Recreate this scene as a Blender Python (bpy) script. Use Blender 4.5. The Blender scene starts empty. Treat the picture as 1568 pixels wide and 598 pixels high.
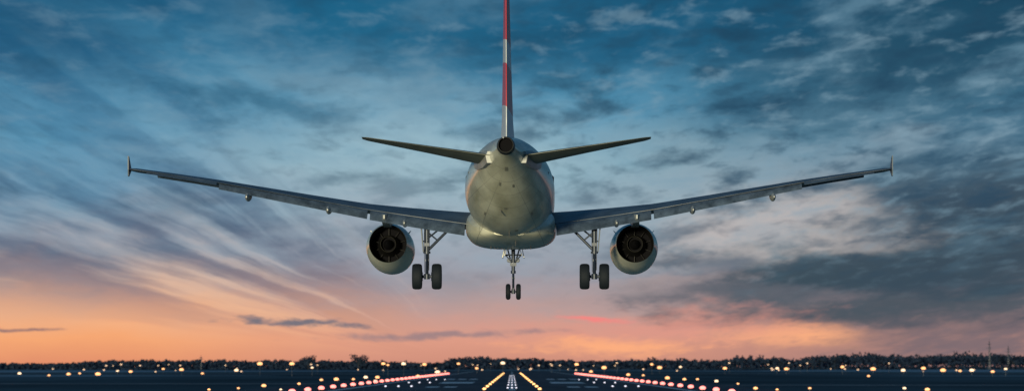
import bpy, bmesh, math, random
from mathutils import Vector, Matrix
random.seed(7)
scene = bpy.context.scene
F = 6820.0      # focal length in reference pixels (1568 wide)
CAMH = 3.0
HOR = 560.0
def lin(c):
    return tuple(((v/255.0)/12.92 if v/255.0 <= 0.04045 else ((v/255.0+0.055)/1.055)**2.4) for v in c)

# ------------------------------------------------------------------ camera
cam_d = bpy.data.cameras.new("camera"); cam = bpy.data.objects.new("camera", cam_d)
scene.collection.objects.link(cam); scene.camera = cam
cam.location = (0, 0, CAMH); cam.rotation_euler = (math.radians(90), 0, 0)
cam_d.sensor_width = 36; cam_d.lens = 36*F/1568
cam_d.shift_y = (HOR-299)/1568.0
cam_d.clip_start = 0.5; cam_d.clip_end = 60000
cam_d.dof.use_dof = True; cam_d.dof.focus_distance = 195
cam_d.dof.aperture_fstop = 1.7
scene.view_settings.view_transform = 'Standard'
scene.view_settings.look = 'None'; scene.view_settings.exposure = 0

# ------------------------------------------------------------------ sky
world = bpy.data.worlds.new("World"); scene.world = world; world.use_nodes = True
try: world.cycles.sampling_method = 'NONE'
except Exception: pass
nt = world.node_tree; nt.nodes.clear()
def setin(sock, v):
    if isinstance(v, bpy.types.NodeSocket): nt.links.new(v, sock)
    else: sock.default_value = v
def M(op, *a, clamp=False):
    n = nt.nodes.new("ShaderNodeMath"); n.operation = op; n.use_clamp = clamp
    for i, v in enumerate(a): setin(n.inputs[i], v)
    return n.outputs[0]
def XYZ(x, y, z=0.0):
    n = nt.nodes.new("ShaderNodeCombineXYZ")
    for i, v in enumerate((x, y, z)): setin(n.inputs[i], v)
    return n.outputs[0]
def NOISE(vec, scale=1, detail=6, rough=0.6, dist=0.0, col=False):
    n = nt.nodes.new("ShaderNodeTexNoise"); n.noise_dimensions = '2D'; setin(n.inputs['Vector'], vec)
    n.inputs['Scale'].default_value = scale; n.inputs['Detail'].default_value = detail
    n.inputs['Roughness'].default_value = rough; n.inputs['Distortion'].default_value = dist
    return n.outputs['Color'] if col else n.outputs[0]
def SS(v, a, b, lo=0.0, hi=1.0):
    n = nt.nodes.new("ShaderNodeMapRange"); n.interpolation_type = 'SMOOTHSTEP'
    setin(n.inputs[0], v); n.inputs[1].default_value = a; n.inputs[2].default_value = b
    n.inputs[3].default_value = lo; n.inputs[4].default_value = hi
    return n.outputs[0]
def MIX(f, a, b, mode='MIX'):
    n = nt.nodes.new("ShaderNodeMix"); n.data_type = 'RGBA'; n.blend_type = mode; n.clamp_factor = True
    setin(n.inputs[0], f)
    for s, v in ((n.inputs[6], a), (n.inputs[7], b)):
        if isinstance(v, tuple): s.default_value = (*lin(v), 1)
        else: setin(s, v)
    return n.outputs[2]
def RAMP(v, stops):
    n = nt.nodes.new("ShaderNodeValToRGB"); setin(n.inputs[0], v)
    cr = n.color_ramp; cr.interpolation = 'LINEAR'
    while len(cr.elements) < len(stops): cr.elements.new(0.5)
    for e, (p, c) in zip(cr.elements, stops):
        e.position = p; e.color = (*lin(c), 1)
    return n.outputs[0]
tc = nt.nodes.new("ShaderNodeTexCoord")
sp = nt.nodes.new("ShaderNodeSeparateXYZ"); nt.links.new(tc.outputs['Generated'], sp.inputs[0])
dx, dy, dz = sp.outputs
az = M('ARCTAN2', dx, dy); el = M('ARCSINE', dz)
U0 = M('MULTIPLY', az, F); V0 = M('MULTIPLY', el, F)         # units of 1/F rad
wn = NOISE(XYZ(M('MULTIPLY', U0, 1/260.), M('MULTIPLY', V0, 1/90.)), 1, 6, 0.6, col=True)
ws = nt.nodes.new("ShaderNodeSeparateColor"); nt.links.new(wn, ws.inputs[0])
hgt = SS(V0, 0, 200, 0.25, 1.0)
U = M('ADD', U0, M('MULTIPLY', M('SUBTRACT', ws.outputs[0], 0.5), 260))
V = M('ADD', V0, M('MULTIPLY', M('MULTIPLY', M('SUBTRACT', ws.outputs[1], 0.5), 110), hgt))
VP = M('MAXIMUM', V, 0.0)
UV = XYZ(U, V)
def stops(lst):
    return [(max(0, (560-y))/1120.0, c) for y, c in lst]
ty = M('DIVIDE', VP, 1120.0)
left = RAMP(ty, stops([(560,(226,144,108)),(520,(246,168,116)),(475,(242,180,138)),(430,(214,180,160)),(375,(152,158,170)),(300,(108,146,172)),(200,(82,140,172)),(100,(42,108,146)),(0,(24,88,124)),(-300,(24,74,112))]))
cent = RAMP(ty, stops([(560,(206,142,122)),(520,(222,156,134)),(470,(186,156,152)),(420,(150,152,162)),(330,(142,164,178)),(240,(138,174,190)),(150,(80,142,174)),(60,(34,108,144)),(0,(24,98,134)),(-300,(26,78,114))]))
rigt = RAMP(ty, stops([(560,(170,126,120)),(520,(184,136,124)),(480,(134,120,124)),(400,(98,110,122)),(330,(108,128,140)),(250,(84,120,142)),(150,(54,104,132)),(60,(28,80,108)),(0,(22,72,98)),(-300,(24,66,100))]))
col = MIX(SS(U0, -640, -150), left, cent)
col = MIX(SS(U0, 120, 560), col, rigt)

ru = M('SUBTRACT', -34.0, U); rv = V
phi = M('ARCTAN2', rv, ru)
ru0 = M('SUBTRACT', -34.0, U0); phi0 = M('ARCTAN2', V0, ru0)
rad = M('SQRT', M('ADD', M('MULTIPLY', ru0, ru0), M('MULTIPLY', V0, V0)))
phim = M('ADD', M('MULTIPLY', phi, 0.20), M('MULTIPLY', phi0, 0.80))
st1 = NOISE(XYZ(M('MULTIPLY', phim, 15), M('MULTIPLY', rad, 1/420.)), 1, 6, 0.56, 0.1)
st2 = NOISE(XYZ(M('MULTIPLY', phim, 6.2), M('ADD', M('MULTIPLY', rad, 1/700.), 4.3)), 1, 3, 0.5, 0.1)
lm = M('MULTIPLY', SS(phi0, 0.05, 0.22), SS(phi0, 0.98, 0.50))
lm = M('MULTIPLY', lm, SS(rad, 60, 300))
dark_s = M('MULTIPLY', SS(M('ADD', M('MULTIPLY', st1, 0.40), M('MULTIPLY', st2, 0.60)), 0.43, 0.58), lm)
lite_s = M('MULTIPLY', SS(M('ADD', M('MULTIPLY', st1, 0.55), M('MULTIPLY', st2, 0.45)), 0.52, 0.36), lm)
scol = RAMP(ty, stops([(560,(216,148,116)),(490,(206,152,128)),(440,(144,126,132)),(380,(94,106,128)),(300,(74,104,132)),(200,(56,108,142)),(0,(28,86,122))]))
lcol = RAMP(ty, stops([(560,(246,172,124)),(470,(248,194,152)),(420,(222,192,174)),(330,(160,174,186)),(200,(108,158,184)),(0,(46,114,148))]))
col = MIX(M('MULTIPLY', dark_s, 0.88), col, scol)
col = MIX(M('MULTIPLY', lite_s, 0.5), col, lcol)

def blob(px, py, wx, wy, rot, color, amt, soft=1.0, tex=None):
    global col
    m = nt.nodes.new("ShaderNodeMapping"); m.vector_type = 'TEXTURE'
    nt.links.new(UV, m.inputs[0])
    m.inputs['Location'].default_value = (px-784, 560-py, 0)
    m.inputs['Rotation'].default_value = (0, 0, math.radians(rot))
    m.inputs['Scale'].default_value = (wx, wy, 1)
    l = nt.nodes.new("ShaderNodeVectorMath"); l.operation = 'LENGTH'
    nt.links.new(m.outputs[0], l.inputs[0])
    r = l.outputs['Value']
    if tex is not None:
        r = M('ADD', r, tex)
    g = SS(r, 1.0+soft*0.5, max(0.0, 1.0-soft), 0.0, amt)
    col = MIX(g, col, color)
pu = M('DIVIDE', U0, M('ADD', M('MAXIMUM', V0, 0.0), 260)); pv = M('LOGARITHM', M('ADD', M('MAXIMUM', V0, 0.0), 150), 2.718)
rotu = M('ADD', pu, M('MULTIPLY', pv, 0.35)); rotv = M('SUBTRACT', pv, M('MULTIPLY', pu, 0.10))
mt = NOISE(XYZ(M('MULTIPLY', rotu, 3.2), M('MULTIPLY', rotv, 6.5)), 1, 6, 0.57, 0.15)
mt2 = NOISE(XYZ(M('MULTIPLY', rotu, 9.0), M('ADD', M('MULTIPLY', rotv, 19.0), 9.0)), 1, 5, 0.57, 0.15)
T1 = M('MULTIPLY', M('SUBTRACT', 0.5, mt), 1.6); T2 = M('MULTIPLY', M('SUBTRACT', 0.5, mt2), 1.6)

blob(580, 240, 300, 130, -8, (166,194,204), 0.6, 1.0, T1)
blob(640, 370, 240, 80, 0, (164,166,178), 0.5, 1.0, T1)
blob(300, 110, 330, 60, -25, (78,144,176), 0.4, 1.0, T1)
blob(110, 200, 200, 80, -20, (92,150,182), 0.4, 1.0, T1)
blob(60, 50, 220, 70, -20, (20,76,112), 0.65, 1.0, T1)
blob(940, 50, 460, 80, 4, (22,84,118), 0.7, 1.0, T1)
blob(1270, 190, 330, 60, 10, (88,130,152), 0.45, 1.0, T1)
blob(1400, 90, 330, 90, 8, (32,74,98), 0.65, 1.0, T1)
blob(1290, 245, 220, 34, 10, (136,158,172), 0.65, 0.9, T2)
blob(1480, 330, 230, 90, 10, (52,74,92), 0.92, 0.8, T1)
blob(1150, 345, 200, 58, 10, (192,184,182), 0.85, 0.9, T1)
blob(1020, 290, 160, 60, 10, (160,178,188), 0.5, 1.0, T1)
blob(1290, 372, 170, 24, 4, (184,178,176), 0.75, 0.9, T2)
blob(1330, 432, 330, 56, 3, (60,78,90), 1.0, 0.7, T1)
blob(1500, 410, 220, 95, 5, (58,76,90), 0.95, 0.8, T1)
blob(1040, 385, 130, 18, -4, (84,96,110), 0.8, 0.9, T2)
blob(1120, 455, 200, 22, -3, (94,100,110), 0.8, 0.9, T2)
blob(1010, 430, 150, 16, 3, (178,158,156), 0.5, 1.0, T2)
blob(1400, 482, 240, 18, 3, (76,86,96), 0.9, 0.7, T2)
blob(1215, 514, 130, 16, 0, (255,178,130), 0.92, 1.0, T2)
blob(1010, 500, 210, 24, 0, (224,152,136), 0.75, 1.0, T2)
blob(935, 530, 110, 15, 0, (255,176,128), 0.9, 1.0, T2)
blob(905, 482, 80, 4.5, 0, (248,134,130), 0.9, 0.8)
blob(480, 497, 110, 6, -3, (112,112,124), 0.95, 0.7, T2)
blob(690, 513, 160, 6, 2, (140,124,132), 0.75, 0.9, T2)
blob(20, 503, 50, 4, 0, (140,112,114), 0.85, 0.8)
blob(1480, 525, 210, 34, 0, (116,104,112), 0.85, 1.0, T2)
fm = M('MULTIPLY', SS(V0, 60, 330), SS(U0, -450, 450, 0.42, 1.0))
col = MIX(M('MULTIPLY', M('MULTIPLY', SS(mt, 0.50, 0.72), fm), 0.5), col, (110,150,172))
col = MIX(M('MULTIPLY', M('MULTIPLY', SS(mt, 0.52, 0.30), fm), 0.78), col, (24,62,88))
col = MIX(M('MULTIPLY', M('MULTIPLY', SS(mt2, 0.50, 0.76), fm), 0.5), col, (128,160,178))
col = MIX(M('MULTIPLY', M('MULTIPLY', SS(mt2, 0.50, 0.27), fm), 0.5), col, (32,70,96))
bgc = nt.nodes.new("ShaderNodeBackground"); nt.links.new(col, bgc.inputs[0]); bgc.inputs[1].default_value = 1.0
sky = nt.nodes.new("ShaderNodeTexSky"); sky.sky_type = 'NISHITA'; sky.sun_disc = False
SUN_EL = math.radians(1.2); SUN_AZ = math.radians(192)
sky.sun_elevation = SUN_EL; sky.sun_rotation = SUN_AZ
bgn = nt.nodes.new("ShaderNodeBackground"); nt.links.new(sky.outputs[0], bgn.inputs[0]); bgn.inputs[1].default_value = 0.002
addn = nt.nodes.new("ShaderNodeAddShader"); nt.links.new(bgc.outputs[0], addn.inputs[0]); nt.links.new(bgn.outputs[0], addn.inputs[1])
wo = nt.nodes.new("ShaderNodeOutputWorld"); nt.links.new(addn.outputs[0], wo.inputs[0])

sd = bpy.data.lights.new("sun", 'SUN'); sun = bpy.data.objects.new("sun", sd); scene.collection.objects.link(sun)
sd.energy = 4.2; sd.angle = math.radians(4); sd.color = (1.0, 0.89, 0.58)
dirv = Vector((math.sin(SUN_AZ)*math.cos(SUN_EL), math.cos(SUN_AZ)*math.cos(SUN_EL), math.sin(SUN_EL)))
sun.rotation_euler = dirv.to_track_quat('Z', 'Y').to_euler()

# ------------------------------------------------------------------ materials
def mat(name, color, rough=0.6, metal=0.0, spec=0.5, noise=None, coat=0.0, bump=0.0):
    m = bpy.data.materials.new(name); m.use_nodes = True
    t = m.node_tree; b = t.nodes["Principled BSDF"]
    b.inputs['Base Color'].default_value = (*color, 1); b.inputs['Roughness'].default_value = rough
    b.inputs['Metallic'].default_value = metal; b.inputs['Specular IOR Level'].default_value = spec
    b.inputs['Coat Weight'].default_value = coat
    if noise:
        sc, amt, stretch = noise
        co = t.nodes.new("ShaderNodeTexCoord"); mp = t.nodes.new("ShaderNodeMapping")
        mp.inputs['Scale'].default_value = stretch
        t.links.new(co.outputs['Object'], mp.inputs[0])
        n = t.nodes.new("ShaderNodeTexNoise"); n.inputs['Scale'].default_value = sc
        n.inputs['Detail'].default_value = 5; n.inputs['Roughness'].default_value = 0.6
        t.links.new(mp.outputs[0], n.inputs['Vector'])
        r = t.nodes.new("ShaderNodeValToRGB"); r.color_ramp.elements[0].position = 0.3; r.color_ramp.elements[1].position = 0.7
        r.color_ramp.elements[0].color = (*[c*(1-amt) for c in color], 1)
        r.color_ramp.elements[1].color = (*[min(1, c*(1+amt)) for c in color], 1)
        t.links.new(n.outputs[0], r.inputs[0]); t.links.new(r.outputs[0], b.inputs['Base Color'])
    return m
def emis(name, color, strength):
    m = bpy.data.materials.new(name); m.use_nodes = True
    b = m.node_tree.nodes["Principled BSDF"]
    b.inputs['Base Color'].default_value = (*color, 1)
    b.inputs['Emission Color'].default_value = (*color, 1); b.inputs['Emission Strength'].default_value = strength
    return m
def paint_mat():
    m = bpy.data.materials.new("fuselage_paint"); m.use_nodes = True
    t = m.node_tree; b = t.nodes["Principled BSDF"]
    co = t.nodes.new("ShaderNodeTexCoord")
    n = t.nodes.new("ShaderNodeTexNoise"); n.inputs['Scale'].default_value = 0.9; n.inputs['Detail'].default_value = 6
    mp = t.nodes.new("ShaderNodeMapping"); mp.inputs['Scale'].default_value = (1.5, 0.25, 1.5)
    t.links.new(co.outputs['Object'], mp.inputs[0]); t.links.new(mp.outputs[0], n.inputs['Vector'])
    r = t.nodes.new("ShaderNodeValToRGB")
    r.color_ramp.elements[0].position = 0.32; r.color_ramp.elements[0].color = (0.46, 0.45, 0.32, 1)
    r.color_ramp.elements[1].position = 0.62; r.color_ramp.elements[1].color = (0.80, 0.79, 0.62, 1)
    t.links.new(n.outputs[0], r.inputs[0])
    s = t.nodes.new("ShaderNodeSeparateXYZ"); t.links.new(co.outputs['Object'], s.inputs[0])
    def mm(op, *a):
        q = t.nodes.new("ShaderNodeMath"); q.operation = op
        for i, v in enumerate(a):
            if isinstance(v, bpy.types.NodeSocket): t.links.new(v, q.inputs[i])
            else: q.inputs[i].default_value = v
        return q.outputs[0]
    ring = mm('LESS_THAN', mm('FRACT', mm('MULTIPLY', s.outputs[1], 0.52)), 0.022)
    ang = mm('ARCTAN2', s.outputs[0], mm('SUBTRACT', s.outputs[2], 11.2))
    longi = mm('LESS_THAN', mm('FRACT', mm('MULTIPLY', mm('ADD', ang, 10.0), 1.9)), 0.02)
    seam = mm('MULTIPLY', mm('MAXIMUM', ring, longi), 0.55)
    mx = t.nodes.new("ShaderNodeMix"); mx.data_type = 'RGBA'
    t.links.new(seam, mx.inputs[0]); t.links.new(r.outputs[0], mx.inputs[6]); mx.inputs[7].default_value = (0.08, 0.08, 0.08, 1)
    t.links.new(mx.outputs[2], b.inputs['Base Color'])
    b.inputs['Roughness'].default_value = 0.3; b.inputs['Coat Weight'].default_value = 0.4; b.inputs['Coat Roughness'].default_value = 0.12
    return m
m_paint = paint_mat()
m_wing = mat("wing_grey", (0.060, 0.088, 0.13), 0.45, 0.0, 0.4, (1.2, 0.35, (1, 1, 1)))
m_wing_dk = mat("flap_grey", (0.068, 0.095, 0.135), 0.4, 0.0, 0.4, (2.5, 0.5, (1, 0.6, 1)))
m_tail = mat("tailplane_grey", (0.12, 0.13, 0.10), 0.45, 0, 0.4, (1.5, 0.3, (1, 1, 1)))
m_nac = mat("nacelle_paint", (0.80, 0.78, 0.62), 0.3, 0, 0.5, (1.0, 0.10, (1, 1, 1)), coat=0.3)
m_pyl = mat("pylon_grey", (0.34, 0.36, 0.36), 0.4, 0, 0.5, (1.0, 0.2, (1, 1, 1)))
m_dark = mat("exhaust_dark", (0.018, 0.018, 0.020), 0.5, 0.5, 0.4)
m_steel = mat("nozzle_steel", (0.12, 0.12, 0.11), 0.4, 0.6, 0.4)
m_black = mat("duct_black", (0.004, 0.004, 0.006), 0.8, 0, 0.1)
m_metal = mat("strut_metal", (0.024, 0.036, 0.064), 0.4, 0.2)
m_tyre = mat("tyre_rubber", (0.007, 0.012, 0.020), 0.75, 0, 0.3)
m_hub = mat("wheel_hub", (0.08, 0.09, 0.11), 0.4, 0.6)
m_glass = mat("window_glass", (0.02, 0.025, 0.03), 0.1)

# ------------------------------------------------------------------ airliner
air = bpy.data.objects.new("airliner", None); scene.collection.objects.link(air)
air.location = (-0.06, 200, 0); air.rotation_euler = (0, 0, math.radians(-0.55))
def finish(name, bm, mats, smooth=True, parent=air):
    bmesh.ops.recalc_face_normals(bm, faces=bm.faces)
    me = bpy.data.meshes.new(name); bm.to_mesh(me); bm.free()
    if not isinstance(mats, (list, tuple)): mats = [mats]
    for mm_ in mats: me.materials.append(mm_)
    if smooth:
        for p in me.polygons: p.use_smooth = True
        try: me.set_sharp_from_angle(angle=math.radians(38))
        except Exception: pass
    o = bpy.data.objects.new(name, me); scene.collection.objects.link(o)
    if parent: o.parent = parent
    return o
def loft(bm, rings, cap=True, closed=True, mi=0):
    vr = [[bm.verts.new(p) for p in r] for r in rings]
    n = len(rings[0])
    for a, b in zip(vr[:-1], vr[1:]):
        for i in range(n if closed else n-1):
            f = bm.faces.new((a[i], a[(i+1) % n], b[(i+1) % n], b[i])); f.material_index = mi
    if cap:
        for r in (vr[0], vr[-1]):
            try: f = bm.faces.new(r); f.material_index = mi
            except Exception: pass
    return vr
def tube(bm, p1, p2, r1, r2=None, seg=14, mi=0):
    r2 = r1 if r2 is None else r2
    p1 = Vector(p1); p2 = Vector(p2); d = (p2-p1).normalized()
    a = d.orthogonal().normalized(); b = d.cross(a)
    rings = [[p + a*math.cos(2*math.pi*i/seg)*r + b*math.sin(2*math.pi*i/seg)*r for i in range(seg)] for p, r in ((p1, r1), (p2, r2))]
    loft(bm, rings, mi=mi)
def box(bm, c, s, rot=None, mi=0):
    mtx = Matrix.Translation(c)
    if rot: mtx = mtx @ rot
    r = bmesh.ops.create_cube(bm, size=1, matrix=mtx @ Matrix.Diagonal((s[0], s[1], s[2], 1)))
    for v in r['verts']:
        for f in v.link_faces: f.material_index = mi
def revolveY(bm, cx, cz, prof, seg=48, mi=0, tilt=0.0):
    rings = [[(cx+r*math.sin(2*math.pi*i/seg), y, cz+tilt*(7-y)+r*math.cos(2*math.pi*i/seg)) for i in range(seg)] for y, r in prof]
    loft(bm, rings, cap=False, mi=mi)

C = 10.70
secs = [(-20.0,1.50,0.92,0.29),(-19.6,1.53,0.86,0.33),(-18.6,1.58,0.66,0.46),(-17.4,1.66,0.40,0.64),(-16,1.75,0.08,0.86),(-14,1.86,-0.42,1.16),(-12,1.95,-0.92,1.43),(-10,2.01,-1.36,1.66),(-8,2.05,-1.72,1.83),(-6,2.07,-1.95,1.93),(-4,2.07,-2.05,1.97),(-2,2.07,-2.07,1.975),(2,2.07,-2.07,1.975),(7,2.07,-2.07,1.975),(11,2.06,-2.07,1.97),(12.5,1.96,-2.05,1.92),(13.8,1.72,-1.98,1.8),(15,1.3,-1.85,1.58),(16.2,.75,-1.62,1.2),(17.1,.25,-1.3,.75),(17.6,-.2,-1.0,.35),(17.7,-.55,-.65,.05)]
bm = bmesh.new(); N = 64
rings = []
for (y, t, b, w) in secs:
    zc = C+(t+b)/2; h = (t-b)/2
    rings.append([(w*math.sin(2*math.pi*i/N), y, zc+h*math.cos(2*math.pi*i/N)) for i in range(N)])
loft(bm, rings)
finish("fuselage", bm, m_paint)
bm = bmesh.new(); rings = []
for (y, w, bot, top) in [(-5.0,0.7,-1.98,-1.7),(-4.2,1.2,-2.10,-1.4),(-3.0,1.68,-2.20,-1.1),(-1.0,1.98,-2.30,-0.7),(1.5,2.05,-2.34,-0.5),(5,2.05,-2.34,-0.5),(7.5,1.9,-2.26,-0.7),(9,1.5,-2.12,-1.2),(9.8,0.9,-2.02,-1.6)]:
    r = []
    for i in range(40):
        a = 2*math.pi*i/40; ca = math.cos(a); sa = math.sin(a); e = 0.62
        r.append((w*math.copysign(abs(sa)**e, sa), y, C+(top+bot)/2+(top-bot)/2*math.copysign(abs(ca)**(e+0.1), ca)))
    rings.append(r)
loft(bm, rings); finish("belly_fairing", bm, m_paint)
bm = bmesh.new()
revolveY(bm, 0, C+1.21, [(-19.4,0.375),(-20.15,0.35),(-20.4,0.32)], 36)
revolveY(bm, 0, C+1.21, [(-20.4,0.32),(-20.42,0.30),(-20.38,0.285)], 36, mi=2)
revolveY(bm, 0, C+1.21, [(-20.38,0.285),(-20.1,0.27),(-20.1,0.001)], 36, mi=1)
finish("exhaust_cone", bm, [m_dark, m_black, m_steel])
bm = bmesh.new(); tube(bm, (-0.1, -20.3, C+1.50), (-0.1, -20.46, C+1.50), 0.035, 0.03)
finish("tail_light", bm, m_hub)
bm = bmesh.new()
for side in (-1, 1):
    y = -9.0
    while y < 11.5:
        zz = 0.45
        h = 2.07; w = 1.975 if y > -4 else 1.97-(abs(y)-4)*0.045
        xs = w*math.sqrt(1-(zz/h)**2)
        box(bm, (side*(xs+0.003), y, C+zz), (0.03, 0.23, 0.34))
        y += 0.53
finish("cabin_windows", bm, m_glass, False)
bm = bmesh.new()
for side in (-1, 1):
    loft(bm, [[(side*0.05, 15.55, C+1.12), (side*0.9, 15.25, C+1.0), (side*0.95, 15.55, C+0.62), (side*0.05, 15.95, C+0.78)]], cap=True)
finish("cockpit_windows", bm, m_glass, False)

def airfoil(x, yle, z, ch, th, inc=0.0, camber=0.015, n=12):
    pts = []
    def yt(s): return 5*th*(0.2969*math.sqrt(s)-0.126*s-0.3516*s*s+0.2843*s**3-0.1015*s**4)
    ss = [0.5*(1-math.cos(math.pi*i/n)) for i in range(n+1)]
    up = [(s, camber*4*s*(1-s)+yt(s)+0.0015) for s in ss]; lo = [(s, camber*4*s*(1-s)-yt(s)-0.0015) for s in ss]
    loop = list(reversed(up)) + lo[1:]
    ci = math.cos(math.radians(inc)); si = math.sin(math.radians(inc))
    for s, h in loop:
        a = (s-0.4)*ch; b = h*ch
        pts.append((x, yle-0.4*ch-(a*ci+b*si)*1.0, z - a*si + b*ci))
    return pts
W = [ # x, yLE, z, chord, thick, inc
 (1.5,6.3,9.48,6.5,.130,2.6),(2.6,5.7,9.60,5.9,.125,2.3),(4.5,4.75,9.83,4.85,.12,1.9),(6.4,3.8,10.08,3.85,.115,1.4),(9.0,2.5,10.50,3.3,.11,0.9),(11.0,1.5,10.84,2.85,.105,.6),(13.0,.5,11.17,2.4,.105,.3),(15.0,-.5,11.47,1.95,.10,.1),(16.6,-1.3,11.68,1.65,.10,0),(16.9,-1.65,11.72,1.2,.08,0)]
def wl(x):
    for a, b in zip(W[:-1], W[1:]):
        if a[0] <= x <= b[0]:
            k = (x-a[0])/(b[0]-a[0]); return [a[i]+(b[i]-a[i])*k for i in range(6)]
    return list(W[-1])
for side, nm in ((-1, "left"), (1, "right")):
    bm = bmesh.new()
    loft(bm, [[(side*p[0], p[1], p[2]) for p in airfoil(*w)] for w in W])
    finish(nm+"_wing", bm, m_wing)
    bm = bmesh.new()
    for (xa, xb, ca, cb, dfl) in ((2.05, 6.3, 1.25, 1.05, 25), (6.42, 12.95, 1.0, 0.66, 25)):
        rg = []
        for k in range(7):
            x = xa+(xb-xa)*k/6; c = ca+(cb-ca)*k/6
            w = wl(x); te_y = w[1]-w[3]; te_z = w[2]-0.6*w[3]*math.sin(math.radians(w[5]))
            rg.append([(side*p[0], p[1], p[2]) for p in airfoil(x, te_y+0.22, te_z-0.03-0.4*c*math.sin(math.radians(dfl)), c, .15, dfl, 0.03)])
        loft(bm, rg)
    finish(nm+"_flaps", bm, m_wing_dk)
    bm = bmesh.new(); rg = []
    for k in range(5):
        x = 13.05+(16.1-13.05)*k/4; c = 0.62-0.16*k/4
        w = wl(x); te_y = w[1]-w[3]; te_z = w[2]
        rg.append([(side*p[0], p[1], p[2]) for p in airfoil(x, te_y+0.2, te_z-0.06, c, .14, 12, 0.0)])
    loft(bm, rg); finish(nm+"_aileron", bm, m_wing)
    bm = bmesh.new()
    for xa, xb in ((2.5, 5.0), (6.6, 15.8)):
        rg = []
        for k in range(7):
            x = xa+(xb-xa)*k/6; w = wl(x); c = 0.12*w[3]+0.10
            rg.append([(side*p[0], p[1], p[2]) for p in airfoil(x, w[1]+0.28, w[2]-0.10, c, .2, -20, 0.05)])
        loft(bm, rg)
    finish(nm+"_slats", bm, m_wing)
    bm = bmesh.new()
    prof = [(-1.4, 11.72), (-2.45, 12.26), (-2.85, 12.30), (-2.85, 11.7), (-2.8, 11.42), (-2.5, 11.40)]
    t = 0.022
    loft(bm, [[(side*(16.92-t), y, z) for y, z in prof], [(side*(16.92+t), y, z) for y, z in prof]])
    finish(nm+"_wingtip_fence", bm, m_wing, False)
    bm = bmesh.new()
    for fx, zb in ((4.75, 9.27), (8.15, 9.84), (11.7, 10.38)):
        w = wl(fx); ty_ = w[1]-w[3]; rg = []
        for k in range(9):
            s = k/8; y = ty_+2.0-3.0*s; r = 0.17*math.sin(math.pi*min(1, max(0.02, s*0.95+0.03)))**0.6
            zc = zb+0.17+0.18*(1-s)**2 - 0.05*s
            rg.append([(side*fx+r*0.8*math.cos(2*math.pi*i/16), y, zc+r*1.3*math.sin(2*math.pi*i/16)) for i in range(16)])
        loft(bm, rg)
    finish(nm+"_flap_track_fairings", bm, m_pyl)
    ex, ez = side*5.65, 8.44; TL = 0.045
    bm = bmesh.new()
    revolveY(bm, ex, ez, [(9.0,.80),(9.3,.86),(9.42,.93),(9.35,1.0),(9.0,1.06),(8.2,1.10),(7,1.115),(5.8,1.09),(4.8,1.01),(4.0,.915),(3.6,.865)], 56, tilt=TL)
    revolveY(bm, ex, ez, [(3.6,.865),(3.57,.855),(3.65,.84)], 56, mi=3, tilt=TL)
    revolveY(bm, ex, ez, [(3.65,.84),(4.2,.82),(5.2,.78)], 56, mi=1, tilt=TL)
    revolveY(bm, ex, ez, [(5.2,.78),(5.3,.30)], 56, mi=2, tilt=TL)
    revolveY(bm, ex, ez, [(9.0,.80),(8.3,.80),(8.2,.01)], 56, mi=2, tilt=TL)
    finish(nm+"_engine_nacelle", bm, [m_nac, m_dark, m_black, m_steel])
    bm = bmesh.new()
    revolveY(bm, ex, ez, [(5.3,.52),(4.5,.44),(3.9,.36)], 40, tilt=TL)
    revolveY(bm, ex, ez, [(3.9,.36),(3.88,.345),(4.3,.33)], 40, mi=2, tilt=TL)
    revolveY(bm, ex, ez, [(4.3,.33),(4.3,.2)], 40, mi=1, tilt=TL)
    revolveY(bm, ex, ez, [(4.3,.24),(3.9,.20),(3.5,.10),(3.3,.01)], 32, mi=1, tilt=TL)
    for i in range(10):
        a = 2*math.pi*i/10
        tube(bm, (ex+.3*math.sin(a), 5.0, ez+.09+.3*math.cos(a)), (ex+.78*math.sin(a), 5.0, ez+.09+.78*math.cos(a)), 0.02, seg=6)
    finish(nm+"_engine_core", bm, [m_dark, m_black, m_steel])
    bm = bmesh.new(); rg = []
    for (y, zb, zt, w) in ((8.2, 9.46, 9.53, .05), (7.2, 9.39, 9.75, .15), (5.5, 9.36, 9.95, .19), (3.9, 9.34, 10.0, .18), (2.4, 9.36, 9.95, .16), (1.0, 9.40, 9.9, .15), (-0.4, 9.46, 9.8, .12), (-1.0, 9.58, 9.75, .03)):
        rg.append([(ex-w, y, zb), (ex+w, y, zb), (ex+w, y, zt), (ex-w, y, zt)])
    loft(bm, rg); finish(nm+"_engine_pylon", bm, m_pyl)
    bm = bmesh.new()
    for sg in (-1, 1):
        a = math.radians(48*sg)
        p = [(ex+1.06*math.sin(a), 8.3, ez+1.06*math.cos(a)), (ex+1.07*math.sin(a), 7.0, ez+1.07*math.cos(a)), (ex+1.27*math.sin(a), 7.1, ez+1.27*math.cos(a))]
        o_ = Vector((math.cos(a), 0, -math.sin(a)))*.015
        loft(bm, [[Vector(v)-o_ for v in p], [Vector(v)+o_ for v in p]])
    finish(nm+"_nacelle_strakes", bm, m_nac, False)
    gx = side*3.76
    bm = bmesh.new()
    tube(bm, (gx, 0, 9.6), (gx, 0, 8.15), .135, .12); tube(bm, (gx, 0, 8.15), (gx, 0, 8.05), .16)
    tube(bm, (gx, 0, 8.1), (gx, 0, 7.02), .075); tube(bm, (gx, 0, 7.15), (gx, 0, 6.9), .13)
    tube(bm, (gx-.42, 0, 7.02), (gx+.42, 0, 7.02), .07)
    tube(bm, (gx, 0, 8.15), (side*2.62, .2, 9.3), .065, .06); tube(bm, (gx-side*.5, .1, 8.62), (gx-side*.05, 0.0, 9.0), .035)
    tube(bm, (gx, 0, 8.7), (gx-side*.85, .3, 9.4), .04)
    tube(bm, (gx, -.12, 8.0), (gx, -.42, 7.6), .05, .035); tube(bm, (gx, -.42, 7.6), (gx, -.12, 7.15), .035, .05)
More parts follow.
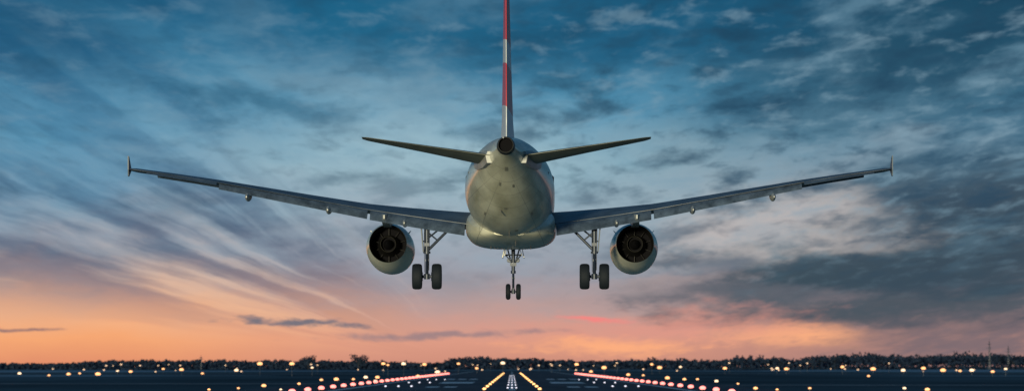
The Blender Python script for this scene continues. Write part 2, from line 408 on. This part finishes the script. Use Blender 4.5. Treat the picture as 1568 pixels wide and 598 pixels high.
    tube(bm, (gx+.1, -.1, 9.2), (gx+.09, -.13, 7.3), .016, seg=6); tube(bm, (gx-.12, -.1, 9.0), (gx-.1, -.2, 7.2), .014, seg=6)
    box(bm, (gx, -.14, 8.45), (.22, .12, .14)); box(bm, (gx, -.12, 7.75), (.16, .1, .1))
    for sx in (-.26, .26): tube(bm, (gx+sx-.07, 0, 7.02), (gx+sx+.07, 0, 7.02), .2, .2, 20)
    finish(nm+"_main_gear_strut", bm, m_metal)
    bm = bmesh.new()
    for sx in (-.44, .44):
        cx = gx+sx
        for prof, mi in (([(-.21,.30),(-.225,.42),(-.215,.51),(-.16,.56),(-.08,.577),(.08,.577),(.16,.56),(.215,.51),(.225,.42),(.21,.30)], 0), ([(-.21,.30),(-.15,.27),(-.14,.1),(-.14,.001)], 1), ([(.21,.30),(.15,.27),(.14,.1),(.14,.001)], 1)):
            loft(bm, [[(cx+u, r*math.sin(2*math.pi*i/32), 7.02+r*math.cos(2*math.pi*i/32)) for i in range(32)] for u, r in prof], cap=False, mi=mi)
    finish(nm+"_main_wheels", bm, [m_tyre, m_hub])
    bm = bmesh.new()
    box(bm, (gx+side*.22, .05, 8.80), (.05, .75, 1.35), Matrix.Rotation(math.radians(side*5), 4, 'Y'))
    tube(bm, (gx, 0, 8.6), (gx+side*.2, 0, 8.6), .03, seg=8)
    finish(nm+"_main_gear_door", bm, m_wing, False)
    bm = bmesh.new()
    T = [(0.55,-12.9,11.58,4.2,.11,-1.5),(1.1,-13.2,11.64,3.85,.11,-1.5),(3.3,-14.75,11.97,2.75,.10,-1.2),(5.7,-16.4,12.32,1.55,.08,-1.0),(5.92,-16.75,12.35,1.1,.06,-1.0)]
    loft(bm, [[(side*p[0], p[1], p[2]) for p in airfoil(*w, camber=0.0)] for w in T])
    finish(nm+"_tailplane", bm, m_tail)
    bm = bmesh.new(); rg = []
    for (y, hz, xo) in ((-12.2,.30,1.30),(-13.5,.42,1.17),(-15.5,.42,.92),(-17.0,.28,.70)):
        zc = 11.62
        rg.append([(side*(xo+.10), y, zc-hz), (side*(xo+.16), y, zc), (side*(xo+.08), y, zc+hz*.7), (side*(xo-.3), y, zc+hz*.7), (side*(xo-.3), y, zc-hz)])
    loft(bm, rg); finish(nm+"_tailplane_apron", bm, m_pyl)

def fin_ring(z, yle, ch, hw, n=12):
    up = []
    for i in range(n+1):
        s = 0.5*(1-math.cos(math.pi*i/n))
        prof = (0.2969*math.sqrt(s)-0.126*s-0.3516*s*s+0.2843*s**3-0.1015*s**4)/0.1
        up.append((s, hw*prof))
    loop = [(s, h+0.012) for s, h in reversed(up)] + [(s, -h-0.012) for s, h in up[1:]]
    return [(h, yle-s*ch, z) for s, h in loop]
bm = bmesh.new()
loft(bm, [fin_ring(*a) for a in ((C+1.55,-9.6,8.3,.27),(C+2.0,-10.6,7.1,.26),(C+2.5,-11.5,6.2,.225),(C+4.5,-13.4,4.85,.17),(C+6.8,-15.6,3.35,.12),(C+8.0,-16.75,2.5,.09),(C+8.1,-17.1,2.1,.04))])
m_fin = bpy.data.materials.new("fin_livery"); m_fin.use_nodes = True
t = m_fin.node_tree; b = t.nodes["Principled BSDF"]; co = t.nodes.new("ShaderNodeTexCoord"); s = t.nodes.new("ShaderNodeSeparateXYZ")
t.links.new(co.outputs['Object'], s.inputs[0])
mr = t.nodes.new("ShaderNodeMapRange"); mr.inputs[1].default_value = 12.5; mr.inputs[2].default_value = 19.0
sh = t.nodes.new("ShaderNodeMath"); sh.operation = 'MULTIPLY_ADD'; t.links.new(s.outputs[0], sh.inputs[0]); sh.inputs[1].default_value = 1.0; t.links.new(s.outputs[2], sh.inputs[2])
t.links.new(sh.outputs[0], mr.inputs[0])
cr = t.nodes.new("ShaderNodeValToRGB"); cr.color_ramp.interpolation = 'CONSTANT'
E = cr.color_ramp.elements
for _ in range(2): E.new(0.5)
zz = [12.5, 13.6, 15.33, 16.27]; cc = [(.58,.62,.66), (.55,.035,.05), (.58,.62,.66), (.55,.035,.05)]
for e, z_, c_ in zip(E, zz, cc): e.position = (z_-12.5)/6.5; e.color = (*c_, 1)
t.links.new(mr.outputs[0], cr.inputs[0]); t.links.new(cr.outputs[0], b.inputs['Base Color']); b.inputs['Roughness'].default_value = .35
finish("tail_fin", bm, m_fin)

ny = 12.6
bm = bmesh.new()
tube(bm, (0, ny, 8.9), (0, ny, 7.5), .095, .085); tube(bm, (0, ny, 7.5), (0, ny, 6.55), .055); tube(bm, (0, ny, 7.55), (0, ny, 7.42), .12)
tube(bm, (-.26, ny, 6.55), (.26, ny, 6.55), .05); tube(bm, (0, ny, 6.68), (0, ny, 6.45), .09)
tube(bm, (0, ny, 7.6), (.32, ny+1.3, 8.75), .035); tube(bm, (0, ny, 7.6), (-.32, ny+1.3, 8.75), .035)
tube(bm, (0, ny, 7.9), (.38, ny, 8.3), .03); tube(bm, (0, ny, 7.9), (-.38, ny, 8.3), .03)
tube(bm, (-.42, ny, 8.3), (.42, ny, 8.3), .035)
tube(bm, (0, ny-.08, 7.4), (0, ny-.3, 7.1), .035); tube(bm, (0, ny-.3, 7.1), (0, ny-.08, 6.75), .035)
box(bm, (0, ny-.1, 7.85), (.3, .12, .16)); box(bm, (0, ny-.1, 7.2), (.16, .1, .1))
for sx in (-.2, .2): tube(bm, (sx, ny+.05, 8.05), (sx, ny+.2, 8.05), .1, .11, 18)
finish("nose_gear_strut", bm, m_metal)
bm = bmesh.new()
for sx in (-.245, .245):
    for prof, mi in (([(-.11,.2),(-.115,.28),(-.09,.35),(-.04,.38),(.04,.38),(.09,.35),(.115,.28),(.11,.2)], 0), ([(-.11,.2),(-.07,.17),(-.06,.001)], 1), ([(.11,.2),(.07,.17),(.06,.001)], 1)):
        loft(bm, [[(sx+u, ny+r*math.sin(2*math.pi*i/28), 6.55+r*math.cos(2*math.pi*i/28)) for i in range(28)] for u, r in prof], cap=False, mi=mi)
finish("nose_wheels", bm, [m_tyre, m_hub])
bm = bmesh.new()
for sx in (-1, 1):
    box(bm, (sx*.46, ny+.7, 8.42), (.035, 1.7, .5), Matrix.Rotation(math.radians(-sx*12), 4, 'Y'))
    box(bm, (sx*.36, ny-.5, 8.45), (.03, .5, .4), Matrix.Rotation(math.radians(-sx*16), 4, 'Y'))
finish("nose_gear_doors", bm, m_nac, False)
bm = bmesh.new()
for (x, y, z, h) in ((0.0, -6.5, C-1.9, .22), (0.25, -3.0, C-2.18, .2), (-.9, 1.0, C-2.33, .12), (.9, 1.0, C-2.33, .12), (.0, 4, C-2.33, .2), (-.3, -11, C-1.15, .15)):
    loft(bm, [[(x-.02, y+.15, z+.1), (x+.02, y+.15, z+.1), (x+.02, y-.15, z+.1), (x-.02, y-.15, z+.1)], [(x-.01, y, z-h), (x+.01, y, z-h), (x+.01, y-.15, z-h), (x-.01, y-.15, z-h)]])
finish("belly_antennas", bm, m_dark, False)
def skin_pt(y, ang, off=0.006):
    for a, b_ in zip(secs[:-1], secs[1:]):
        if a[0] <= y <= b_[0]:
            k = (y-a[0])/(b_[0]-a[0]); tp = a[1]+(b_[1]-a[1])*k; bt = a[2]+(b_[2]-a[2])*k; w = a[3]+(b_[3]-a[3])*k
            return ((w+off)*math.sin(ang), y, C+(tp+bt)/2+((tp-bt)/2+off)*math.cos(ang))
bm = bmesh.new()
for (y0, y1, a0, a1) in ((-17.6,-17.0,174,186), (-14.9,-14.5,163,168), (-15.2,-14.7,194,199), (-11.6,-11.3,181,186), (-9.5,-8.9,143,146), (-9.5,-8.9,214,217), (-7.0,-6.6,168,172)):
    g = [[bm.verts.new(skin_pt(y0+(y1-y0)*i/3, math.radians(a0+(a1-a0)*j/3))) for j in range(4)] for i in range(4)]
    for i in range(3):
        for j in range(3): bm.faces.new((g[i][j], g[i+1][j], g[i+1][j+1], g[i][j+1]))
finish("access_panels", bm, mat("panel_grey", (.24,.24,.20), .4), True)

# ------------------------------------------------------------------ ground
def sheet(name, x0, x1, y0, y1, z, m):
    me = bpy.data.meshes.new(name)
    me.from_pydata([(x0, y0, z), (x1, y0, z), (x1, y1, z), (x0, y1, z)], [], [(0, 1, 2, 3)])
    me.materials.append(m); o = bpy.data.objects.new(name, me); scene.collection.objects.link(o); return o
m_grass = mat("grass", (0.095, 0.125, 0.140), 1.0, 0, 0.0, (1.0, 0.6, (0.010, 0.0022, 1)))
m_asph = mat("asphalt", (0.060, 0.072, 0.090), 0.8, 0, 0.08, (1.0, 0.4, (0.12, 0.006, 1)))
m_conc = mat("concrete", (0.16, 0.17, 0.18), 0.9, 0, 0.05, (1.0, 0.3, (0.05, 0.01, 1)))
m_bounce = mat("bounce_pale", (0.42, 0.40, 0.30), 0.9, 0, 0.05, (1.0, 0.15, (0.05, 0.05, 1)))  # pale colour for the added sheet that bounces light upward
m_white = mat("marking_white", (0.75, 0.77, 0.78), 0.8, 0, 0.1, (1.0, 0.25, (0.8, 0.08, 1)))
m_mist = mat("painted_mist", (0.28, 0.34, 0.38), 1.0, 0, 0.0, (1.0, 0.6, (0.006, 0.0014, 1)))  # pale bluish ground mist painted as a surface colour
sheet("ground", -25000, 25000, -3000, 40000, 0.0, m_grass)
def mist_patch(cx, cy, rx, ry):  # flat patch whose pale colour stands in for low mist
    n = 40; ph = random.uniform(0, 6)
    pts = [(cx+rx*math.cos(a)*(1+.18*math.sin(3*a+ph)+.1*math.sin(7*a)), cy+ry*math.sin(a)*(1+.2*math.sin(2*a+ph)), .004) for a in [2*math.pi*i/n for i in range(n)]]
    me = bpy.data.meshes.new("mist_patch"); me.from_pydata(pts, [], [tuple(range(n))]); me.materials.append(m_mist)
    o = bpy.data.objects.new("mist_patch", me); scene.collection.objects.link(o)
mist_patch(-420, 2900, 300, 900); mist_patch(-210, 1400, 110, 170); mist_patch(430, 3000, 330, 950); mist_patch(230, 1380, 100, 120); mist_patch(60, 3500, 130, 400)
sheet("bounce_sheet", -160, 160, 60, 400, 0.004, m_bounce)  # added out of view to bounce light onto the aircraft belly
sheet("taxiway", -900, -34, 745, 800, 0.008, m_conc)
sheet("taxiway", 34, 900, 690, 735, 0.008, m_conc)
sheet("taxiway", -1200, 1200, 1750, 1900, 0.008, m_conc)
sheet("runway", -34, 34, 400, 2600, 0.014, m_asph)
bm = bmesh.new()
def q(x0, x1, y0, y1, z=0.022):
    vs = [bm.verts.new(p) for p in ((x0, y0, z), (x1, y0, z), (x1, y1, z), (x0, y1, z))]; bm.faces.new(vs)
for s_ in (-1, 1):
    q(21.5 if s_ > 0 else -22.4, 22.4 if s_ > 0 else -21.5, 420, 2580)
    q(min(s_*7, s_*13), max(s_*7, s_*13), 780, 850)
    for k in range(3): q(min(s_*(8+2.6*k), s_*(9.8+2.6*k)), max(s_*(8+2.6*k), s_*(9.8+2.6*k)), 1000, 1060)
    for k in range(2): q(min(s_*(8+2.6*k), s_*(9.8+2.6*k)), max(s_*(8+2.6*k), s_*(9.8+2.6*k)), 630, 660)
y = 440
while y < 2500:
    q(-.45, .45, y, y+30); y += 60
finish("runway_markings", bm, m_white, False, None)

# ------------------------------------------------------------------ airfield lights
def lights(name, pts, color, strength):
    bm = bmesh.new()
    for (x, y, z, r) in pts:
        res = bmesh.ops.create_uvsphere(bm, u_segments=10, v_segments=6, radius=1, matrix=Matrix.Translation((x, y, z)) @ Matrix.Diagonal((r, r, r*.62, 1)))
        for v in res['verts']:
            for f in v.link_faces: f.material_index = 0
        tube(bm, (x, y, 0.0), (x, y, z-r*.5), .05, .05, 6, mi=1)
        tube(bm, (x, y, z-r*.75), (x, y, z-r*.45), r*.5, r*.7, 8, mi=1)
    return finish(name, bm, [emis(name+"_glow", color, strength), m_metal], True, None)
red = []
y = 470
while y < 1650:
    for s_ in (-1, 1): red.append((s_*23.2, y, .38, .34+.00012*y))
    y += 36
lights("runway_edge_lights", red, (1.0, .25, .22), 2.2)
yel = []; y = 548
while y < 1900:
    for s_ in (-1, 1): yel.append((s_*3.4, y, .25, .18+.00011*y))
    y *= 1.125
lights("touchdown_zone_lights", yel, (1.0, .52, .20), 2.2)
wh = []; y = 575
while y < 1500:
    for xx in (-.55, .0, .55): wh.append((xx, y, .25, .13))
    y *= 1.15
for y in (620, 760, 930):
    for s_ in (-1, 1):
        for k in range(3): wh.append((s_*(14+1.8*k), y, .25, .16))
lights("runway_centreline_lights", wh, (.80, .80, 1.0), 1.2)
pix = [(30,571),(75,574),(105,572),(122,571),(180,567),(200,568),(250,564),(278,565),(362,566),(398,556),(447,556),(458,587),(478,562),(492,581),(515,580),(541,580),(560,577),(578,577),(587,556),(594,558),(618,556),(640,575),(650,557),(702,556),(770,555),(883,557),(925,562),(998,557),(1042,561),(1048,580),(1022,578),(1068,580),(1097,583),(1130,587),(1157,594),(1110,563),(1190,563),(1204,564),(1290,561),(1337,564),(1383,566),(1414,563),(1444,566),(1470,567),(1488,566),(1520,568),(320,596),(365,594),(430,596),(404,590),(1190,596),(1240,594),(1385,594),(1420,596),(985,574),(962,573),(575,583),(1010,562),(730,563),(905,568),(670,569),(150,572),(310,571),(1330,575),(1540,564)]
org = []
for (px, py) in pix:
    if py >= 569: d = min(2200, CAMH*0.9*F/(py-HOR)); z = .35
    else:
        d = random.uniform(1300, 1900); z = CAMH-(py-HOR)*d/F
        if z < .4: z = .4
    r = random.uniform(2.0, 4.4)*d/F
    org.append(((px-784)*d/F, d, z, r))
small = []
for k in range(70):
    d = random.uniform(1900, 3900); px = random.uniform(-100, 1668)
    small.append(((px-784)*d/F, d, random.choice((.6, 1.2, 3.5, 4.5)), random.uniform(.9, 1.7)*d/F))
ra = [p for i, p in enumerate(org) if i % 4]; rb = [p for i, p in enumerate(org) if i % 4 == 0]
lights("taxiway_lights", ra, (1.0, .48, .21), 1.5)
lights("apron_lights", rb, (1.0, .70, .46), 1.4)
lights("distant_lamps", small, (1.0, .66, .44), .9)

# ------------------------------------------------------------------ trees
m_leaf = mat("distant_foliage", (0.020, 0.034, 0.064), 1.0, 0, 0.0, (0.12, 0.4, (1, 1, 1)))  # bluish distance haze is put into the leaf colour
m_bark = mat("bark", (0.04, 0.04, 0.045), 1.0, 0, 0.0)
prof = [(-900,548),(-300,550),(0,555),(100,555),(135,550),(250,549),(380,550),(430,550),(560,551),(680,554),(692,547),(720,544),(800,546),(860,548),(880,551),(950,549),(1020,547),(1095,550),(1120,544),(1190,544),(1212,548),(1260,541),(1330,538),(1400,541),(1480,537),(1568,540),(1900,545),(2500,546)]
def hpx(px):
    for a, b_ in zip(prof[:-1], prof[1:]):
        if a[0] <= px <= b_[0]: return a[1]+(b_[1]-a[1])*(px-a[0])/(b_[0]-a[0])
    return 550
def add_tree(V_, Fa, Mi, x, y, h, w, n, leaf):
    base = len(V_); r = h*.025+.05
    tip = h*.8
    for zz_, rr in ((0, r), (tip, r*.25)):
        for i in range(5): V_.append((x+rr*math.cos(i*1.2566), y+rr*math.sin(i*1.2566), zz_))
    for i in range(5): Fa.append((base+i, base+(i+1) % 5, base+5+(i+1) % 5, base+5+i)); Mi.append(1)
    lobes = []
    for k in range(7):
        a = random.uniform(0, 6.28); rr = random.uniform(.15, .62)*w
        lobes.append((x+rr*math.cos(a), y+rr*math.sin(a), h*random.uniform(.38, .82), w*random.uniform(.3, .5)))
    for lx, ly, lz, lr in lobes:
        b0 = len(V_); s0 = (x, y, lz*.55)
        for p, rr in ((s0, r*.5), ((lx, ly, lz), r*.15)):
            for i in range(3): V_.append((p[0]+rr*math.cos(i*2.09), p[1]+rr*math.sin(i*2.09), p[2]))
        for i in range(3): Fa.append((b0+i, b0+(i+1) % 3, b0+3+(i+1) % 3, b0+3+i)); Mi.append(1)
    for k in range(n):
        lx, ly, lz, lr = random.choice(lobes)
        d = Vector((random.gauss(0, 1), random.gauss(0, 1), random.gauss(0, 1))).normalized()*lr*random.uniform(.4, 1.05)
        c = Vector((lx, ly, lz))+Vector((d.x, d.y, d.z*.85)); c.z = min(c.z, h)
        s_ = leaf*random.uniform(.5, 1.2)
        a = Vector((random.gauss(0, 1), random.gauss(0, 1), random.gauss(0, 1))).normalized()
        b_ = a.orthogonal().normalized()
        b0 = len(V_)
        for u, v in ((-1, -.6), (.8, -1), (1, .7), (-.5, 1)):
            p = c+a*u*s_+b_*v*s_; V_.append(tuple(p))
        Fa.append((b0, b0+1, b0+2, b0+3)); Mi.append(0)
def mkmesh(name, V_, Fa, Mi):
    me = bpy.data.meshes.new(name); me.from_pydata(V_, [], Fa)
    me.materials.append(m_leaf); me.materials.append(m_bark)
    me.polygons.foreach_set("material_index", Mi); me.update()
    o = bpy.data.objects.new(name, me); scene.collection.objects.link(o); return o
V_, Fa, Mi = [], [], []
px = -500
while px < 2100:
    d = random.uniform(4200, 4900)
    h = CAMH+(HOR-hpx(px))*d/F
    h = max(2.5, h*random.uniform(.78, 1.06))
    add_tree(V_, Fa, Mi, (px-784)*d/F, d, h, h*random.uniform(.45, .7), 70, 1.1)
    px += random.uniform(2.0, 5.0)
for k in range(13000):
    px = random.uniform(-500, 2100); d = random.uniform(4150, 4500)
    h = (CAMH+(HOR-hpx(px))*d/F)*random.uniform(.0, .76); c = Vector(((px-784)*d/F, d, h))
    a = Vector((random.gauss(0, 1), random.gauss(0, .5), random.gauss(0, 1))).normalized(); b_ = a.orthogonal().normalized(); b0 = len(V_)
    for u, v in ((-1, -.7), (1, -1), (1, .7), (-.6, 1)): V_.append(tuple(c+a*u*1.3+b_*v*1.1))
    Fa.append((b0, b0+1, b0+2, b0+3)); Mi.append(0)
mkmesh("distant_treeline", V_, Fa, Mi)
for px, top in ((472, 543), (549, 541)):
    V_, Fa, Mi = [], [], []
    d = 3900; h = CAMH+(HOR-top)*d/F
    add_tree(V_, Fa, Mi, (px-784)*d/F, d, h, h*.66, 500, .6)
    mkmesh("broadleaf_tree", V_, Fa, Mi)
def mast(px, top, d, w):
    bm = bmesh.new(); x = (px-784)*d/F; h = CAMH+(HOR-top)*d/F; n = 10
    def cn(k):
        s_ = w*(1-k/n*.85); z = h*.93*k/n
        return [(x-s_, d-s_, z), (x+s_, d-s_, z), (x+s_, d+s_, z), (x-s_, d+s_, z)]
    for k in range(n):
        a, b_ = cn(k), cn(k+1)
        for i in range(4):
            tube(bm, a[i], b_[i], .16, seg=5); tube(bm, a[i], b_[(i+1) % 4], .08, seg=4); tube(bm, a[(i+1) % 4], b_[i], .08, seg=4)
    tube(bm, (x, d, h*.9), (x, d, h), .14, seg=5)
    for zf, l in ((.72, 2.4), (.84, 1.8)):
        tube(bm, (x-l, d, h*zf), (x+l, d, h*zf), .16, seg=5)
    finish("lattice_mast", bm, m_metal, False, None)
mast(1515, 519, 4100, 1.3); mast(1544, 527, 4200, 1.1); mast(308, 543, 4000, .6)
